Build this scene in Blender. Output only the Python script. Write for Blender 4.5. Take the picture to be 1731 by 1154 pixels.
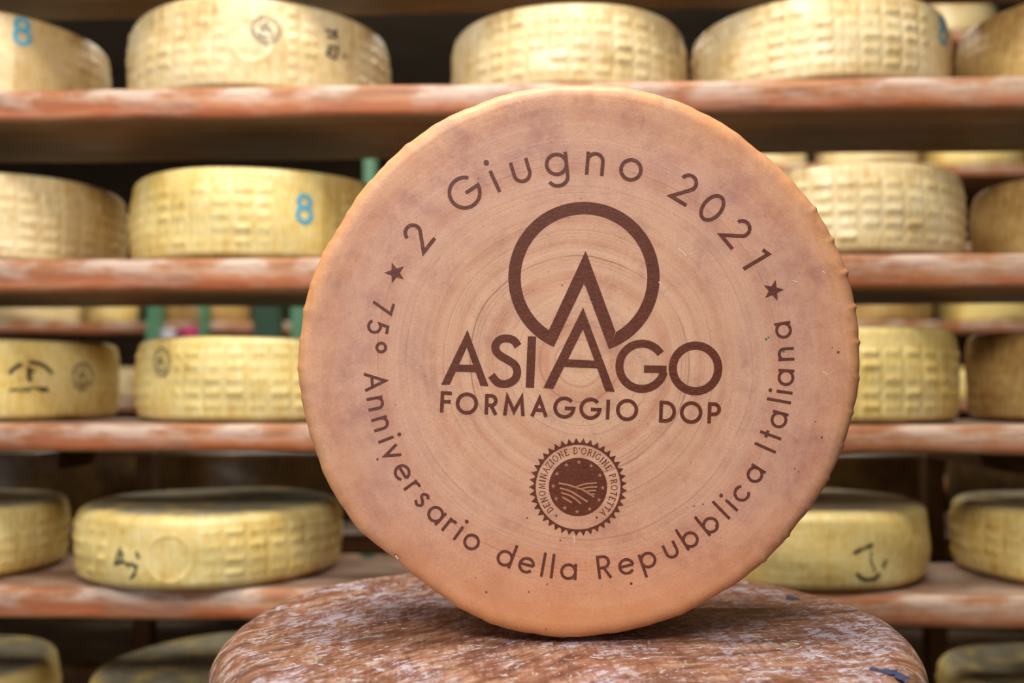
import bpy, math, random
import numpy as np
from math import sin, cos, pi, radians, atan2, sqrt, tan
for o in list(bpy.data.objects): bpy.data.objects.remove(o, do_unlink=True)
S = bpy.context.scene; COL = S.collection
random.seed(7)
# ---------------------------------------------------------------- camera
F = 1640.0; H = 1.25; PITCH = math.atan(78 / F)
cam = bpy.data.objects.new('camera', bpy.data.cameras.new('camera')); COL.objects.link(cam)
cam.location = (0, 0, H); cam.rotation_euler = (pi / 2 + PITCH, 0, 0)
cam.data.sensor_width = 36; cam.data.lens = 36 * F / 1731; cam.data.clip_start = .02
cam.data.dof.use_dof = True; cam.data.dof.focus_distance = .625; cam.data.dof.aperture_fstop = 4.0
S.camera = cam
# ---------------------------------------------------------------- world, lights, exposure
w = bpy.data.worlds.new('world'); S.world = w; w.use_nodes = True
w.node_tree.nodes['Background'].inputs[0].default_value = (.8, .85, 1, 1)
w.node_tree.nodes['Background'].inputs[1].default_value = .3
def area(name, loc, rot, sx, sy, e, col):
    l = bpy.data.lights.new(name, 'AREA'); l.shape = 'RECTANGLE'; l.size = sx; l.size_y = sy; l.energy = e; l.color = col
    o = bpy.data.objects.new(name, l); COL.objects.link(o); o.location = loc; o.rotation_euler = rot; return o
area('ceiling_lamp_light', (-.1, .60, 2.74), (0, 0, 0), 1.0, .4, 27, (1, .94, .87))
area('ceiling_lamp_light', (-.4, -.75, 2.65), (radians(42), 0, radians(-8)), 1.4, .7, 42, (1, .95, .91))
area('ceiling_lamp_light', (.1, 2.45, 2.74), (0, 0, 0), 2.6, .5, 44, (1, .93, .80))
area('fill_light', (-1.6, -1.4, 1.25), (radians(88), 0, radians(-45)), 1.4, 1.2, 16, (.88, .93, 1))  # added soft fill from behind the camera; the room has no window
S.view_settings.view_transform = 'Standard'; S.view_settings.look = 'None'
S.view_settings.gamma = 1; S.view_settings.use_curve_mapping = False; S.view_settings.exposure = 0.22
# ---------------------------------------------------------------- helpers
def P(px, py, Y):
    a = (px - 865.5) / F; b = -(py - 577) / F
    d = (a, cos(PITCH) - sin(PITCH) * b, sin(PITCH) + cos(PITCH) * b)
    t = Y / d[1]; return (d[0] * t, Y, H + d[2] * t)
def lin(r, g, b):
    f = lambda c: (c / 255 / 12.92) if c <= 10.3 else ((c / 255 + .055) / 1.055) ** 2.4
    return (f(r), f(g), f(b), 1)
def mesh(name, V, Fc, mats=(), smooth=True, parent=None, loc=None):
    m = bpy.data.meshes.new(name); V = np.asarray(V, dtype=np.float32)
    m.from_pydata(V.tolist(), [], Fc) if len(Fc) < 3000 else fast(m, V, Fc)
    for k in mats: m.materials.append(k)
    if smooth: m.polygons.foreach_set('use_smooth', [True] * len(m.polygons))
    m.update()
    o = bpy.data.objects.new(name, m); COL.objects.link(o)
    if loc is not None: o.location = loc
    if parent is not None: o.parent = parent
    return o
def fast(m, V, Fc):
    n = np.array([len(f) for f in Fc], dtype=np.int32); st = np.concatenate([[0], np.cumsum(n)[:-1]]).astype(np.int32)
    idx = np.fromiter((i for f in Fc for i in f), dtype=np.int32)
    m.vertices.add(len(V)); m.vertices.foreach_set('co', V.ravel())
    m.loops.add(len(idx)); m.loops.foreach_set('vertex_index', idx)
    m.polygons.add(len(Fc)); m.polygons.foreach_set('loop_start', st); m.polygons.foreach_set('loop_total', n)
    m.update(calc_edges=True); m.validate()
def tag(o, label=None, cat=None, group=None, kind=None):
    for k, v in (('label', label), ('category', cat), ('group', group), ('kind', kind)):
        if v: o[k] = v
    return o
def smoothstep(a, b, x):
    t = np.clip((x - a) / (b - a), 0, 1); return t * t * (3 - 2 * t)
# ---------------------------------------------------------------- node material helper
class M:
    def __init__(s, name, rough=.6, spec=.4):
        s.m = bpy.data.materials.new(name); s.m.use_nodes = True; s.n = s.m.node_tree.nodes; s.l = s.m.node_tree.links
        s.b = s.n['Principled BSDF']; s.b.inputs['Roughness'].default_value = rough
        s.b.inputs['Specular IOR Level'].default_value = spec
        s.tc = s.n.new('ShaderNodeTexCoord'); s.bump_n = None
    def link(s, a, b): s.l.new(a, b)
    def map(s, scale=(1, 1, 1), rot=(0, 0, 0), loc=(0, 0, 0), src=None):
        n = s.n.new('ShaderNodeMapping'); n.inputs['Scale'].default_value = scale; n.inputs['Rotation'].default_value = rot
        n.inputs['Location'].default_value = loc; s.link(src or s.tc.outputs['Object'], n.inputs[0]); return n.outputs[0]
    def noise(s, vec, scale, detail=4, rough=.6, dist=0):
        n = s.n.new('ShaderNodeTexNoise'); s.link(vec, n.inputs['Vector']); n.inputs['Scale'].default_value = scale
        n.inputs['Detail'].default_value = detail; n.inputs['Roughness'].default_value = rough; n.inputs['Distortion'].default_value = dist
        return n.outputs['Fac']
    def vor(s, vec, scale, feature='F1'):
        n = s.n.new('ShaderNodeTexVoronoi'); n.feature = feature; s.link(vec, n.inputs['Vector']); n.inputs['Scale'].default_value = scale
        return n.outputs['Distance']
    def ramp(s, fac, stops):
        n = s.n.new('ShaderNodeValToRGB'); e = n.color_ramp.elements
        while len(e) < len(stops): e.new(.5)
        for i, (p, c) in enumerate(stops):
            e[i].position = p; e[i].color = c if isinstance(c, tuple) else (c, c, c, 1)
        s.link(fac, n.inputs[0]); return n.outputs[0]
    def mix(s, fac, a, b, mode='MIX'):
        n = s.n.new('ShaderNodeMix'); n.data_type = 'RGBA'; n.blend_type = mode
        for v, i in ((fac, 0), (a, 6), (b, 7)):
            if hasattr(v, 'default_value') or hasattr(v, 'is_linked'): s.link(v, n.inputs[i])
            else: n.inputs[i].default_value = v
        return n.outputs[2]
    def math(s, op, a, b=None, c=None, clamp=False):
        n = s.n.new('ShaderNodeMath'); n.operation = op; n.use_clamp = clamp
        for i, v in enumerate((a, b, c)):
            if v is None: continue
            if hasattr(v, 'is_linked'): s.link(v, n.inputs[i])
            else: n.inputs[i].default_value = v
        return n.outputs[0]
    def attr(s, name):
        n = s.n.new('ShaderNodeAttribute'); n.attribute_name = name; return n.outputs['Fac']
    def sep(s, vec):
        n = s.n.new('ShaderNodeSeparateXYZ'); s.link(vec, n.inputs[0]); return n.outputs
    def comb(s, x, y, z):
        n = s.n.new('ShaderNodeCombineXYZ')
        for i, v in enumerate((x, y, z)):
            if hasattr(v, 'is_linked'): s.link(v, n.inputs[i])
            else: n.inputs[i].default_value = v
        return n.outputs[0]
    def color(s, c):
        if hasattr(c, 'is_linked'): s.link(c, s.b.inputs['Base Color'])
        else: s.b.inputs['Base Color'].default_value = c
    def bump(s, h, dist, strength=1):
        n = s.n.new('ShaderNodeBump'); n.inputs['Distance'].default_value = dist; n.inputs['Strength'].default_value = strength
        s.link(h, n.inputs['Height'])
        if s.bump_n: s.link(s.bump_n, n.inputs['Normal'])
        s.bump_n = n.outputs[0]; s.link(s.bump_n, s.b.inputs['Normal'])
    def rough(s, v): s.link(v, s.b.inputs['Roughness'])
def plain(name, c, rough=.6, spec=.4, var=.15, scale=20):
    k = M(name, rough, spec); n = k.noise(k.map(), scale, 4)
    d = tuple(x * (1 - var) for x in c[:3]) + (1,); u = tuple(min(1, x * (1 + var)) for x in c[:3]) + (1,)
    k.color(k.ramp(n, [(.3, d), (.7, u)])); return k.m
# ---------------------------------------------------------------- materials
def rind_material(name, light, mid, dark, topc, seed):
    k = M(name, .36, .6); v = k.map(loc=(seed * 3.1, seed, 0))
    x, y, z = k.sep(k.tc.outputs['Object'])
    ang = k.math('ARCTAN2', y, x)
    cyl = k.comb(k.math('MULTIPLY', ang, 1.0), seed * 1.7, k.math('MULTIPLY', z, 1.4))     # vertical cloth-like streaks
    st = k.noise(cyl, 26, 5, .65); st2 = k.noise(k.comb(ang, seed, k.math('MULTIPLY', z, 9)), 9, 4, .6)
    n = k.noise(v, 14, 6, .62, .3)
    f = k.math('ADD', k.math('MULTIPLY', n, .5), k.math('ADD', k.math('MULTIPLY', st, .32), k.math('MULTIPLY', st2, .18)))
    c = k.ramp(f, [(.36, dark), (.47, mid), (.60, light)])
    fine = k.noise(v, 160, 3, .7); c = k.mix(k.ramp(fine, [(.35, .25), (.6, 0)]), c, dark)
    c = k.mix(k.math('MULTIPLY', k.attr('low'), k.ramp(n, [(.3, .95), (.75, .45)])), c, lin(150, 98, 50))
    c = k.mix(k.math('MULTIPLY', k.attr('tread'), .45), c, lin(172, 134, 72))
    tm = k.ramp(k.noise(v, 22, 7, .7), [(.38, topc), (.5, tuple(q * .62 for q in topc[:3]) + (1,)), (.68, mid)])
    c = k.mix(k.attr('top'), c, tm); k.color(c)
    k.bump(k.noise(v, 90, 5, .7), .0009, .7); k.bump(st, .0012, .6)
    k.rough(k.ramp(n, [(.3, .44), (.7, .28)])); return k.m
RIND = [rind_material('rind_pale', lin(240, 225, 184), lin(226, 202, 146), lin(186, 146, 88), lin(168, 160, 136), 1.3),
        rind_material('rind_yellow', lin(240, 224, 160), lin(228, 200, 118), lin(190, 144, 70), lin(160, 152, 128), 4.1),
        rind_material('rind_brown', lin(206, 176, 112), lin(180, 142, 82), lin(142, 102, 54), lin(140, 132, 112), 7.7)]
RIND_SHADED = rind_material('rind_shaded', lin(112, 88, 50), lin(84, 62, 34), lin(56, 40, 22), lin(72, 70, 58), 9.2)  # shade behind the fourth row put into the rind colour

def board_material(name, seed, dark):
    k = M(name, .5, .4); v = k.map(loc=(seed, 0, 0))
    g = k.noise(k.map((2.2, 26, 30), loc=(seed, seed, 0)), 1.6, 6, .65, .4); b = k.noise(k.map((1, 2.5, 2.5), loc=(seed * 2, 0, 0)), 9, 5, .6)
    L = lambda *q: lin(*[t * dark for t in q]); zz = k.attr('height')
    c = k.ramp(g, [(.34, L(124, 82, 56)), (.5, L(160, 104, 66)), (.64, L(190, 140, 98))])
    o = k.noise(k.map((1, 3, 5), loc=(seed * 3, 4, 0)), 6, 4, .6)
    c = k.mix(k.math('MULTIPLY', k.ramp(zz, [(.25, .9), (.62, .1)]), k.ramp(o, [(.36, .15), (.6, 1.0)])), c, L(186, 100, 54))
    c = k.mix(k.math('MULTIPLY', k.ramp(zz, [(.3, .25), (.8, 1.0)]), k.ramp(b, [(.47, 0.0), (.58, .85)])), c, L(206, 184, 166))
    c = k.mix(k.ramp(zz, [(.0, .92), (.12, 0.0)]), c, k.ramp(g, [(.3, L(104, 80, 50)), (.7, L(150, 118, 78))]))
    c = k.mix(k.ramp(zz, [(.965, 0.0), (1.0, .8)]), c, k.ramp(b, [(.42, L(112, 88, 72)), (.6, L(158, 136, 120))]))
    c = k.mix(k.ramp(k.noise(k.map((3, 30, 30), loc=(seed, 2, 0)), 3, 6, .7), [(.36, .55), (.5, 0.0)]), c, L(112, 66, 42)); k.color(c); k.bump(g, .002, .6); k.bump(k.noise(v, 60, 4, .7), .001, .6)
    k.rough(k.ramp(b, [(.3, .55), (.7, .38)])); return k.m
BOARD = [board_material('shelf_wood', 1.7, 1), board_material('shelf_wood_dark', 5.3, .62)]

# standing wheel's face: object origin lies at the ring centre on the face plane
def face_material():
    k = M('inscribed_rind', .40, .42); obj = k.tc.outputs['Object']; x, y, z = k.sep(obj)
    warp = k.noise(k.map(), 9, 3, .5); r = k.math('SQRT', k.math('ADD', k.math('MULTIPLY', x, x), k.math('MULTIPLY', z, z)))
    rr = k.math('ADD', r, k.math('MULTIPLY', k.math('SUBTRACT', warp, .5), .012))
    fine = k.noise(k.comb(k.math('MULTIPLY', rr, 1), 0, 0), 420, 4, .7); broad = k.noise(k.comb(rr, 3, 0), 60, 3, .6)
    blot = k.noise(k.map(loc=(3, 1, 2)), 24, 8, .74, .5); blot2 = k.noise(k.map(loc=(7, 4, 1)), 44, 6, .7)
    base = k.ramp(r, [(0, lin(218, 176, 144)), (.09, lin(214, 170, 142)), (.125, lin(200, 152, 134)), (.158, lin(198, 148, 126)), (.168, lin(208, 152, 116)), (.178, lin(216, 152, 100))])
    c = k.mix(k.ramp(broad, [(.40, .8), (.56, 0.0)]), base, lin(192, 134, 106))
    c = k.mix(k.ramp(k.math('ADD', blot, k.ramp(r, [(.10, 0.0), (.15, .05)])), [(.52, 0.0), (.68, .6)]), c, lin(158, 108, 100))
    c = k.mix(k.ramp(blot2, [(.42, .35), (.62, 0.0)]), c, lin(234, 186, 150))
    # pale ring beside the lettering and orange underside
    pr = k.ramp(rr, [(.112, 0.0), (.1185, .38), (.125, 0.0)]); c = k.mix(pr, c, lin(222, 182, 154))
    low = k.math('MULTIPLY', k.ramp(k.math('MULTIPLY', z, -1), [(.09, 0.0), (.172, .75)]), k.ramp(blot2, [(.2, .6), (.6, 1.0)])); c = k.mix(low, c, lin(222, 150, 92))
    # thin scored rings
    ln = k.ramp(fine, [(.38, .62), (.45, 0.0)]); ln = k.math('MULTIPLY', ln, k.ramp(k.noise(k.map(loc=(1, 9, 1)), 14, 2), [(.38, .1), (.52, 1.0)]))
    ln = k.math('MULTIPLY', ln, k.ramp(r, [(.118, 1.0), (.14, .15)])); c = k.mix(ln, c, lin(140, 88, 62))
    sp = k.noise(k.map(loc=(5, 5, 5)), 330, 2, .5); c = k.mix(k.ramp(sp, [(.72, 0.0), (.77, .8)]), c, lin(96, 50, 36))
    gr = k.noise(k.map(), 900, 2, .7); c = k.mix(k.ramp(gr, [(.35, .22), (.55, 0.0)]), c, lin(150, 100, 84))
    sd = k.attr('side'); c = k.mix(k.math('MULTIPLY', sd, .85), c, k.ramp(blot, [(.3, lin(232, 172, 112)), (.7, lin(205, 138, 84))]))
    k.color(c); k.bump(fine, .00025, .5); k.bump(broad, .0012, .45); k.bump(k.noise(k.map(), 420, 3, .7), .00018, .7)
    k.rough(k.ramp(blot, [(.3, .38), (.7, .52)]))
    k.b.inputs['Subsurface Weight'].default_value = .08; k.b.inputs['Subsurface Radius'].default_value = (.01, .004, .002); k.b.inputs['Subsurface Scale'].default_value = .4
    return k.m
FACE = face_material()
def burn_material(name, c0, c1):
    k = M(name, .5, .4); n = k.noise(k.map((40, 40, 160)), 3.5, 4, .7); g = k.noise(k.map(), 900, 2, .6)
    c = k.ramp(n, [(.35, c0), (.65, c1)]); c = k.mix(k.ramp(g, [(.5, 0.0), (.72, .28)]), c, lin(150, 96, 74)); k.color(c)
    k.bump(g, .0002, .8); return k.m
BURN = burn_material('burnt_brown', lin(82, 38, 24), lin(106, 52, 32))
BURN2 = burn_material('burnt_lettering', lin(84, 42, 34), lin(108, 58, 44))
PALE = burn_material('unburnt_rind', lin(172, 118, 90), lin(190, 134, 104))

def stump_material():
    k = M('mottled_brown_rind', .46, .5); 
    def grain(deg, sc, off): return k.map(sc, src=k.map(rot=(0, 0, radians(-deg)), loc=off))
    side = k.ramp(k.math('ADD', k.sep(k.tc.outputs['Object'])[0], k.math('MULTIPLY', k.math('SUBTRACT', k.noise(k.map(), 9, 3), .5), .12)), [(.0, 0.0), (.05, 1.0)])
    def two(sc, s_, d, r_, di, o1): return k.mix(side, k.noise(grain(50, sc, o1), s_, d, r_, di), k.noise(grain(12, sc, (o1[0] + 2, 1, 0)), s_, d, r_, di))
    g = two((8, 34, 10), 2.2, 9, .74, .5, (0, 0, 0)); g2 = two((16, 44, 12), 3.6, 9, .8, .7, (3, 3, 0)); g3 = k.noise(grain(95, (10, 50, 12), (6, 1, 0)), 3.0, 8, .78, .4)
    n = k.noise(k.map(), 15, 9, .76, .6); f = k.noise(grain(45, (1, 2.4, 1), (0, 0, 0)), 110, 5, .8)
    c = k.ramp(g, [(.38, lin(92, 56, 40)), (.46, lin(138, 90, 66)), (.54, lin(176, 126, 98)), (.64, lin(204, 168, 142))])
    c = k.mix(k.ramp(n, [(.47, 0.0), (.60, .6)]), c, lin(150, 96, 92))
    c = k.mix(k.ramp(g3, [(.40, .6), (.5, 0.0)]), c, lin(120, 68, 42))
    wm = k.math('ADD', k.math('MULTIPLY', g2, .36), k.math('ADD', k.math('MULTIPLY', f, .24), k.math('ADD', k.math('MULTIPLY', n, .28), k.math('MULTIPLY', g3, .14))))
    c = k.mix(k.ramp(wm, [(.515, 0.0), (.56, .92)]), c, k.mix(k.ramp(n, [(.42, 0.0), (.58, 1.0)]), lin(222, 212, 202), lin(208, 200, 212)))
    dk = k.noise(k.map((1, 2, 1), loc=(8, 2, 0)), 60, 5, .75); c = k.mix(k.ramp(dk, [(.62, 0.0), (.70, .75)]), c, lin(64, 50, 52))
    bl = k.noise(k.map((1, 1.8, 1), loc=(2, 8, 0)), 75, 3, .6); c = k.mix(k.ramp(bl, [(.70, 0.0), (.74, .5)]), c, lin(90, 104, 130))
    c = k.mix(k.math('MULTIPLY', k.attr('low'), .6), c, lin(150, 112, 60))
    k.color(c); k.bump(g, .004, .8); k.bump(wm, .0022, .9); k.bump(f, .0008, .9)
    k.rough(k.ramp(wm, [(.4, .36), (.6, .6)])); return k.m
STUMP = stump_material()
CONC = plain('concrete', lin(128, 122, 112), .8, .2, .2, 6)
PLASTER = plain('dark_plaster', lin(62, 50, 38), .9, .1, .2, 4)
CEIL = plain('ceiling_plaster', lin(160, 152, 138), .9, .1, .1, 4)
GREEN = plain('green_paint', lin(78, 126, 94), .4, .4, .15, 12)
GREEN_D = plain('dark_green_paint', lin(34, 70, 44), .4, .4, .15, 12)
DKWOOD = plain('dark_wood', lin(74, 50, 28), .7, .2, .3, 14)
def ink(name, c, cover=.5):
    k = M(name, .6, .2); k.color(c); t = k.n.new('ShaderNodeBsdfTransparent'); mx = k.n.new('ShaderNodeMixShader')
    n = k.noise(k.map(), 130, 4, .65); k.link(k.ramp(n, [(cover - .12, 0.0), (cover + .1, 1.0)]), mx.inputs[0])
    k.link(t.outputs[0], mx.inputs[1]); k.link(k.b.outputs[0], mx.inputs[2]); k.link(mx.outputs[0], k.n['Material Output'].inputs[0]); return k.m
INK_BLUE = ink('blue_ink', lin(86, 164, 188), .33); INK_BLK = ink('black_ink', lin(52, 48, 48), .40); INK_GREY = ink('grey_ink', lin(92, 86, 84), .455)
# ---------------------------------------------------------------- setting
def boxmesh(name, x0, x1, y0, y1, z0, z1, m, parent=None, loc=(0, 0, 0)):
    V = [(x, y, z) for x in (x0, x1) for y in (y0, y1) for z in (z0, z1)]
    Fc = [(0, 1, 3, 2), (4, 6, 7, 5), (0, 4, 5, 1), (2, 3, 7, 6), (0, 2, 6, 4), (1, 5, 7, 3)]
    return mesh(name, V, Fc, (m,), False, parent, loc)
for a in (('floor', -3.5, 3.5, -3, 5.2, -.1, 0, CONC), ('ceiling', -3.5, 3.5, -3, 5.2, 2.8, 2.9, CEIL),
          ('wall_left', -3.6, -3.5, -3, 5.2, 0, 2.8, PLASTER), ('wall_right', 3.5, 3.6, -3, 5.2, 0, 2.8, PLASTER),
          ('wall_back', -3.6, 3.6, 5.2, 5.3, 0, 2.8, PLASTER), ('wall_front', -3.6, 3.6, -3.1, -3, 0, 2.8, PLASTER)):
    tag(boxmesh(*a), kind='structure')
# ---------------------------------------------------------------- board with rounded, slightly wavy edges
def wavy_board(name, L, D, T, mat, parent, loc, rotz=0, seed=0, rad=.009, nx=90, amp=.0022):
    rs = np.random.RandomState(seed); ph = rs.rand(12) * 6.28; fr = 3 + rs.rand(12) * 45
    prof = []
    for cx, cz, a0 in ((rad, -rad, 90), (rad, -T + rad, 180), (D - rad, -T + rad, 270), (D - rad, -rad, 0)):
        for i in range(5):
            a = radians(a0 + i * 22.5); prof.append((cx + rad * cos(a), cz + rad * sin(a)))
    n = len(prof); V = []
    for i in range(nx + 1):
        x = -L / 2 + L * i / nx
        wv = sum(sin(fr[j] * x + ph[j]) for j in range(6)) / 6; wz = sum(sin(fr[j + 6] * x * .6 + ph[j + 6]) for j in range(6)) / 6
        for (y, z) in prof:
            yy = y + (amp * 1.6 * wv if y < D / 2 else 0); zz = z + (amp * wz if z < -T / 2 else 0)
            V.append((x, yy, zz))
    Fc = [(i * n + j, i * n + (j + 1) % n, (i + 1) * n + (j + 1) % n, (i + 1) * n + j) for i in range(nx) for j in range(n)]
    Fc += [tuple(range(n))[::-1], tuple(nx * n + j for j in range(n))]
    o = mesh(name, V, Fc, (mat,), True, parent, loc); o.rotation_euler.z = rotz
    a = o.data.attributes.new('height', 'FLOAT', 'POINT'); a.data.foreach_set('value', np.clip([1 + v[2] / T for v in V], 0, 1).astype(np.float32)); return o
def empty(name, loc): o = bpy.data.objects.new(name, None); COL.objects.link(o); o.location = loc; o.empty_display_size = .1; return o
# front rack --------------------------------------------------------------
Y0 = 1.11; SL = .0454; YAW = -math.atan(SL)
def yfront(x): return Y0 - SL * x
BD = .215
rack = tag(empty('shelf_rack', (0, Y0, 0)), 'nearest wooden shelf rack of reddish brown planks carrying rows of pale cheese wheels', 'shelf')
levels = {}
for i, (ytop, ybot) in enumerate([(-150, -96), (138, 194), (432, 491), (717, 766), (1000, 1056), (1325, 1380)]):
    zt = P(865, ytop, Y0)[2]; T = zt - P(865, ybot, Y0)[2]; levels[i] = zt
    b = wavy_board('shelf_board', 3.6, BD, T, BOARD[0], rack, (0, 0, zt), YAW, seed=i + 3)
zt5 = levels[5]
for px, zt_ in ((246, levels[3] - .062), (1578, levels[3] - .062)):
    x = (px - 865.5) / F * 1.51; x = (px - 865.5) / F * (yfront(x) + .385); oy = .385
    u = boxmesh('upright', -.013, .013, 0, .03, 0, zt_, DKWOOD, rack, (x, yfront(x) + oy - Y0, 0)); u.rotation_euler.z = YAW
    for lv in range(3, 6):
        u = boxmesh('bearer', -.012, .012, -.285, 0, -.062, -.042, DKWOOD, rack, (x, yfront(x) + oy - Y0, levels[lv])); u.rotation_euler.z = YAW
for xx in (-1.7, 1.72):
    u = boxmesh('upright', -.03, .03, -.02, .25, 0, 2.3, DKWOOD, rack, (xx, yfront(xx) - Y0 - .0, 0)); u.rotation_euler.z = YAW
# ---------------------------------------------------------------- cheese wheel builder
class Wheel:
    def __init__(s, R, h, seed, smooth_win=(), emb=1.0, nth=540, nz=34, col=.0262, row=.0155, cr=.013, phase=0, tread=()):
        rs = np.random.RandomState(seed); s.R, s.h, s.win, s.emb, s.col, s.row, s.cr = R, h, smooth_win, emb, col, row, cr
        s.ph = rs.rand(8) * 6.28; s.nth, s.nz = nth, nz; s.rs = rs; s.tread = tread; s.discs = []
        s.nc = max(8, int(2 * pi * R / col)); s.rnd = rs.rand(s.nc, 12); s.phase = rs.rand() * 6.28
    def rad(s, th, z):
        th = np.asarray(th, float); z = np.asarray(z, float)
        r = s.R * (1 + .0035 * np.sin(2 * th + s.ph[0]) + .0025 * np.sin(3 * th + s.ph[1]) + .0015 * np.sin(7 * th + s.ph[2]))
        t = np.clip(z / s.h, 0, 1); r = r - .0045 * (1 - np.sin(pi * t)) ** 1.0 + .0008 * np.sin(5 * th + 9 * t + s.ph[3])
        e = s.emb * np.ones_like(th)
        for (a, hw) in s.win:
            d = np.abs((th - a + pi) % (2 * pi) - pi); e = e * smoothstep(hw * .85, hw * 1.1, d)
        u = ((th + s.phase) / (2 * pi) * s.nc) % s.nc; ci = np.floor(u).astype(int) % s.nc; fu = u - np.floor(u)
        v = (z - .012) / s.row; ri = np.clip(np.floor(v).astype(int), 0, 11); fv = v - np.floor(v)
        nrow = int((s.h - .02) / s.row)
        cell = smoothstep(.04, .24, fu) * (1 - smoothstep(.76, .96, fu)) * np.exp(-((fv - .5) / .2) ** 2)
        ok = (v > 0) & (v < nrow)
        am = s.rnd[ci, ri]; amp = .0005 + .0022 * am * (.6 + .6 * s.rnd[(ci * 3) % s.nc, 0])
        r = r + e * np.where(ok, cell * amp, 0)
        # small letter-like notches in each cell and a groove between columns
        r = r - e * np.where(ok, cell * .0007 * (np.sin(fu * 6.28 * (3 + (am * 3).astype(int)) + am * 9) > .3), 0)
        r = r - e * .0003 * np.exp(-((fu - .0) / .07) ** 2) - e * .0003 * np.exp(-((fu - 1) / .07) ** 2)
        for (a, zc, rr) in s.discs:
            du = ((th - a + pi) % (2 * pi) - pi) * s.R; q = np.sqrt(du ** 2 + (z - zc) ** 2); r = r + .0007 * np.exp(-((q - rr) / .0022) ** 2) - .0003 * smoothstep(rr, rr - .004, q)
        return r
    def build(s, name, loc, mat, rz=0):
        th = np.linspace(0, 2 * pi, s.nth, endpoint=False); h, cr = s.h, s.cr
        rows = []   # (kind, rfac/inset, z, top, low)
        for q in (.0, .5, .85, .96): rows.append((q, 0, .0, 1.0))
        prof = []
        for i in range(7):
            a = radians(90 * i / 6); prof.append((cr * (1 - sin(a)), cr * .8 * (1 - cos(a))))      # bottom corner: inset, z
        V = []; top = []; low = []; tr = []
        def ring(r, z, t, l):
            V.append(np.stack([r * np.cos(th), r * np.sin(th), z + 0 * th], 1)); top.append(np.full(len(th), t)); low.append(np.full(len(th), l))
            k = np.zeros(len(th))
            for (a, hw) in s.tread:
                d = np.abs((th - a + pi) % (2 * pi) - pi); k = np.maximum(k, 1 - smoothstep(hw * .9, hw, d))
            tr.append(k)
        rb = s.rad(th, 0)
        for q in (.02, .5, .8): ring((rb - cr) * q, 0, 0, 1)
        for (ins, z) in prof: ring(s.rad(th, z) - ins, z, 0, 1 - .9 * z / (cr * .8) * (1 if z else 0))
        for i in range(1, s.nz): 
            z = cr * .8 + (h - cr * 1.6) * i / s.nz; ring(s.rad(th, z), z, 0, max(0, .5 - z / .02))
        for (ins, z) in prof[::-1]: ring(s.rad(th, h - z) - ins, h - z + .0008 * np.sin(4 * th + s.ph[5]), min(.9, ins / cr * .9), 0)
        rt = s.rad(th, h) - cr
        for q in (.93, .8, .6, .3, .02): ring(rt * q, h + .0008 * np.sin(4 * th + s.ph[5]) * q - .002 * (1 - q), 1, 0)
        nr = len(V); V = np.concatenate(V); n = s.nth
        i = np.arange(n); j = (i + 1) % n; Fs = np.concatenate([np.stack([k * n + i, k * n + j, (k + 1) * n + j, (k + 1) * n + i], 1) for k in range(nr - 1)])
        m = bpy.data.meshes.new(name); m.vertices.add(len(V)); m.vertices.foreach_set('co', V.astype(np.float32).ravel())
        ncap = 2; tot = len(Fs) + ncap
        idx = np.concatenate([Fs.ravel(), i[::-1], (nr - 1) * n + i]).astype(np.int32)
        ls = np.concatenate([np.arange(len(Fs)) * 4, [len(Fs) * 4, len(Fs) * 4 + n]]).astype(np.int32)
        lt = np.concatenate([np.full(len(Fs), 4), [n, n]]).astype(np.int32)
        m.loops.add(len(idx)); m.loops.foreach_set('vertex_index', idx); m.polygons.add(tot)
        m.polygons.foreach_set('loop_start', ls); m.polygons.foreach_set('loop_total', lt)
        m.update(calc_edges=True); m.polygons.foreach_set('use_smooth', np.ones(tot, bool))
        for nm, arr in (('top', top), ('low', low), ('tread', tr)):
            a = m.attributes.new(nm, 'FLOAT', 'POINT'); a.data.foreach_set('value', np.concatenate(arr).astype(np.float32))
        m.materials.append(mat); m.update()
        o = bpy.data.objects.new(name, m); COL.objects.link(o); o.location = loc; s.o = o; s.loc = loc; return o
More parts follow.
